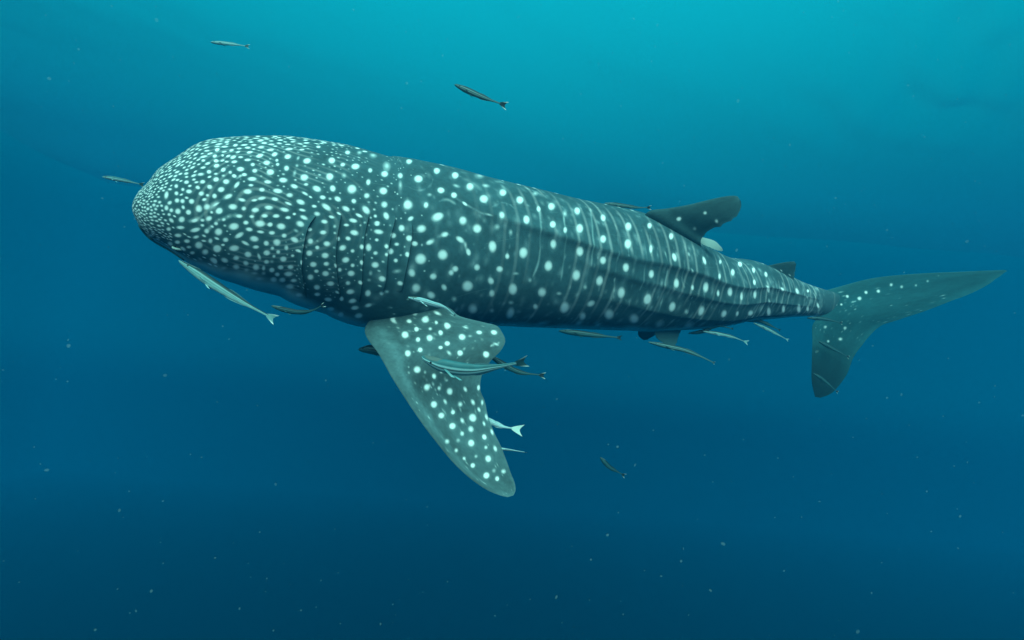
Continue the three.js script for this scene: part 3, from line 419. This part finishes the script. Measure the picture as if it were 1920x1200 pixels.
  const s2 = []; const disc = gridGeometry(12, 8, (i, j) => { const t = 0.02 + 0.2 * i / 12, [p, , u, w] = frame(t), y = (j / 8 - 0.5) * 2, o = Math.sqrt(Math.max(0, 1 - (i / 6 - 1) ** 2)); return [p.addScaledVector(w, y * r * 0.5 * o).addScaledVector(u, r * depth(t) * lerp(0.62, 1.0, t / 0.24) * (1 - 0.28 * y * y) + r * 0.03 + (i % 2) * r * 0.03), 0, 0]; });
  const pad = mesh('sucking_disc', disc, discMaterial, root);
  shadows(root);
  return root;
}
const counts = {};
function numbered(name) { const k = counts[name] = (counts[name] ?? -1) + 1; return k ? `${name}_${String(k).padStart(3, '0')}` : name; }

remora('slim dark remora swimming alone above the shark, nearest the upper left corner', [[-1.988, -6.027, -3.284], [-1.873, -6.028, -3.284], [-1.774, -6.033, -3.285]], 0.0125, { coat: 'grey', tail: 0.95 });
remora('striped remora gliding alone above the middle of the shark, dark forked tail with white tips', [[-0.403, -6.427, -2.829], [-0.322, -6.457, -2.833], [-0.234, -6.486, -2.837], [-0.154, -6.508, -2.839]], 0.0165, { up: [0.1, 1, 0.25], tip: 'white', tail: 1.05 });
remora('thin greenish remora swimming just ahead of the shark snout', [[-2.218, -7.057, -2.907], [-2.152, -7.063, -2.907], [-2.081, -7.071, -2.908], [-2.018, -7.080, -2.910]], 0.0115, { coat: 'grey', up: [0, 1, 0.5] });
remora('large pale bellied remora hanging under the shark mouth, fan tail spread', [[-1.555, -7.530, -2.582], [-1.485, -7.569, -2.587], [-1.387, -7.625, -2.594], [-1.258, -7.691, -2.602], [-1.122, -7.751, -2.609]], 0.023, { coat: 'pale', up: [0.62, 0.8, -0.1], tip: 'white', tail: 0.85 });
remora('small dark curved remora under the shark throat, white tip on its raised tail', [[-1.105, -7.706, -2.583], [-1.050, -7.718, -2.585], [-0.976, -7.725, -2.586], [-0.916, -7.713, -2.584], [-0.876, -7.690, -2.581]], 0.0125, { coat: 'black', tip: 'white', tail: 0.7, up: [0.1, 1, 0.3] });
remora('dark remora half hidden behind the front edge of the pectoral fin', [[-0.903, -7.833, -3.405], [-0.829, -7.827, -3.404], [-0.748, -7.843, -3.406], [-0.632, -7.884, -3.411]], 0.028, { coat: 'black' });
remora('pale curved remora clinging to the flank above the pectoral fin', [[-0.542, -7.570, -2.889], [-0.487, -7.579, -2.890], [-0.417, -7.593, -2.892], [-0.347, -7.609, -2.894], [-0.300, -7.641, -2.898]], 0.015, { coat: 'silver', up: [0.1, 1, 0.5], tail: 0.45 });
remora('biggest remora, grey with a black stripe, lying across the pectoral fin', [[-0.426, -7.872, -2.785], [-0.321, -7.908, -2.790], [-0.189, -7.918, -2.791], [-0.060, -7.895, -2.788], [0.038, -7.869, -2.785]], 0.037, { coat: 'grey', up: [0.05, 0.85, 0.55], tail: 0.72 });
remora('small black remora behind the biggest remora, right of the pectoral fin', [[-0.119, -7.811, -3.201], [-0.025, -7.863, -3.207], [0.069, -7.898, -3.211], [0.181, -7.904, -3.212]], 0.017, { coat: 'black', tail: 0.9 });
remora('white remora with a fan tail poking out behind the pectoral fin, upper of two', [[-0.158, -8.160, -3.093], [-0.085, -8.174, -3.094], [-0.011, -8.197, -3.097], [0.047, -8.204, -3.098]], 0.017, { coat: 'white', tail: 1.5 });
remora('thin white remora poking out behind the pectoral fin tip, lower of two', [[-0.115, -8.306, -3.060], [-0.016, -8.312, -3.061], [0.069, -8.316, -3.061], [0.123, -8.320, -3.062]], 0.013, { coat: 'white', tail: 0.6, up: [0, 0.3, 1] });
remora('small dark remora alone in open water, lowest of all the fish', [[0.730, -8.439, -4.285], [0.803, -8.504, -4.293], [0.856, -8.531, -4.297], [0.901, -8.551, -4.299]], 0.017, { coat: 'black', up: [0.5, 0.8, 0.1], tail: 0.8 });
remora('straight dark remora right under the middle of the shark belly', [[0.311, -7.588, -3.728], [0.428, -7.593, -3.728], [0.570, -7.599, -3.729], [0.704, -7.602, -3.729]], 0.02, { coat: 'black', tail: 0.75, tip: 'none' });
remora('long slanting brownish remora below the pelvic fin, pale towards the tail', [[1.003, -7.573, -4.129], [1.142, -7.593, -4.131], [1.280, -7.613, -4.134], [1.401, -7.650, -4.138], [1.493, -7.685, -4.143]], 0.018, { coat: 'dark', tail: 0.5, up: [0.3, 1, 0.1] });
remora('dark wavy remora pressed close under the belly, behind the pelvic fin', [[1.430, -7.433, -4.565], [1.536, -7.411, -4.562], [1.662, -7.354, -4.555], [1.780, -7.366, -4.557]], 0.016, { coat: 'black', tail: 0.6, tip: 'none' });
remora('pale remora trailing under the belly behind the pelvic fin, forked tail', [[1.481, -7.432, -4.363], [1.615, -7.442, -4.365], [1.720, -7.458, -4.367], [1.809, -7.484, -4.370]], 0.014, { coat: 'pale', tail: 1.1 });
remora('short dark remora under the narrow tail stem', [[2.040, -7.243, -4.894], [2.132, -7.231, -4.893], [2.227, -7.256, -4.896], [2.324, -7.295, -4.901]], 0.017, { coat: 'black', tail: 0.6, tip: 'none' });
remora('thin pale remora trailing down under the tail stem', [[2.033, -7.275, -4.747], [2.163, -7.319, -4.752], [2.266, -7.364, -4.758], [2.327, -7.391, -4.761]], 0.014, { coat: 'pale', tail: 0.7 });
remora('slim dark remora with a bright back line riding on the back before the dorsal fin', [[0.599, -6.606, -3.980], [0.724, -6.612, -3.980], [0.841, -6.618, -3.981], [0.914, -6.612, -3.981]], 0.015, { coat: 'dark', up: [0, 1, 0.4], tip: 'white', tail: 0.9 });
remora('dark remora along the top of the lower tail lobe', [[2.690, -7.132, -5.132], [2.847, -7.129, -5.132], [2.996, -7.151, -5.135]], 0.017, { coat: 'black', tail: 0.7 });
remora('dark slanting remora across the middle of the lower tail lobe', [[2.842, -7.330, -5.207], [2.980, -7.387, -5.214], [3.113, -7.445, -5.221]], 0.018, { coat: 'black', tail: 0.7 });
remora('dark slanting remora near the tip of the lower tail lobe', [[2.789, -7.630, -5.194], [2.876, -7.676, -5.199], [3.012, -7.773, -5.211]], 0.016, { coat: 'black', tail: 0.7 });

// ---------- drifting specks ----------
{
  const n = 1200, g = new THREE.IcosahedronGeometry(1, 1), flakes = new THREE.InstancedMesh(g, new THREE.MeshStandardMaterial({ color: new THREE.Color(0.45, 0.7, 0.7), roughness: 1, transparent: true, opacity: 0.05 }), n), m = new THREE.Matrix4(), q = new THREE.Quaternion(), s = V(1, 1, 1);
  for (let k = 0; k < n; k++) {
    const d = 1.2 + 7 * rnd() ** 0.8, x = (rnd() * 2 - 1) * d * 1.1, y = -8 + d * 0.12 + (rnd() * 2 - 1) * d * 0.75, r = (0.001 + 0.0042 * rnd() ** 3) * (0.6 + 0.2 * d);
    s.set(r * (0.7 + rnd()), r * (0.7 + 0.6 * rnd()), r * (0.7 + rnd()));
    m.compose(V(x, Math.max(y, -10.8), -d), q.setFromAxisAngle(V(rnd() - 0.5, rnd() - 0.5, rnd() - 0.5).normalize(), rnd() * 6), s);
    flakes.setMatrixAt(k, m);
  }
  flakes.name = 'plankton'; flakes.userData = { kind: 'stuff', label: 'tiny pale specks of plankton drifting through the blue water', category: 'plankton' };
  scene.add(flakes);
}

renderer.render(scene, camera);
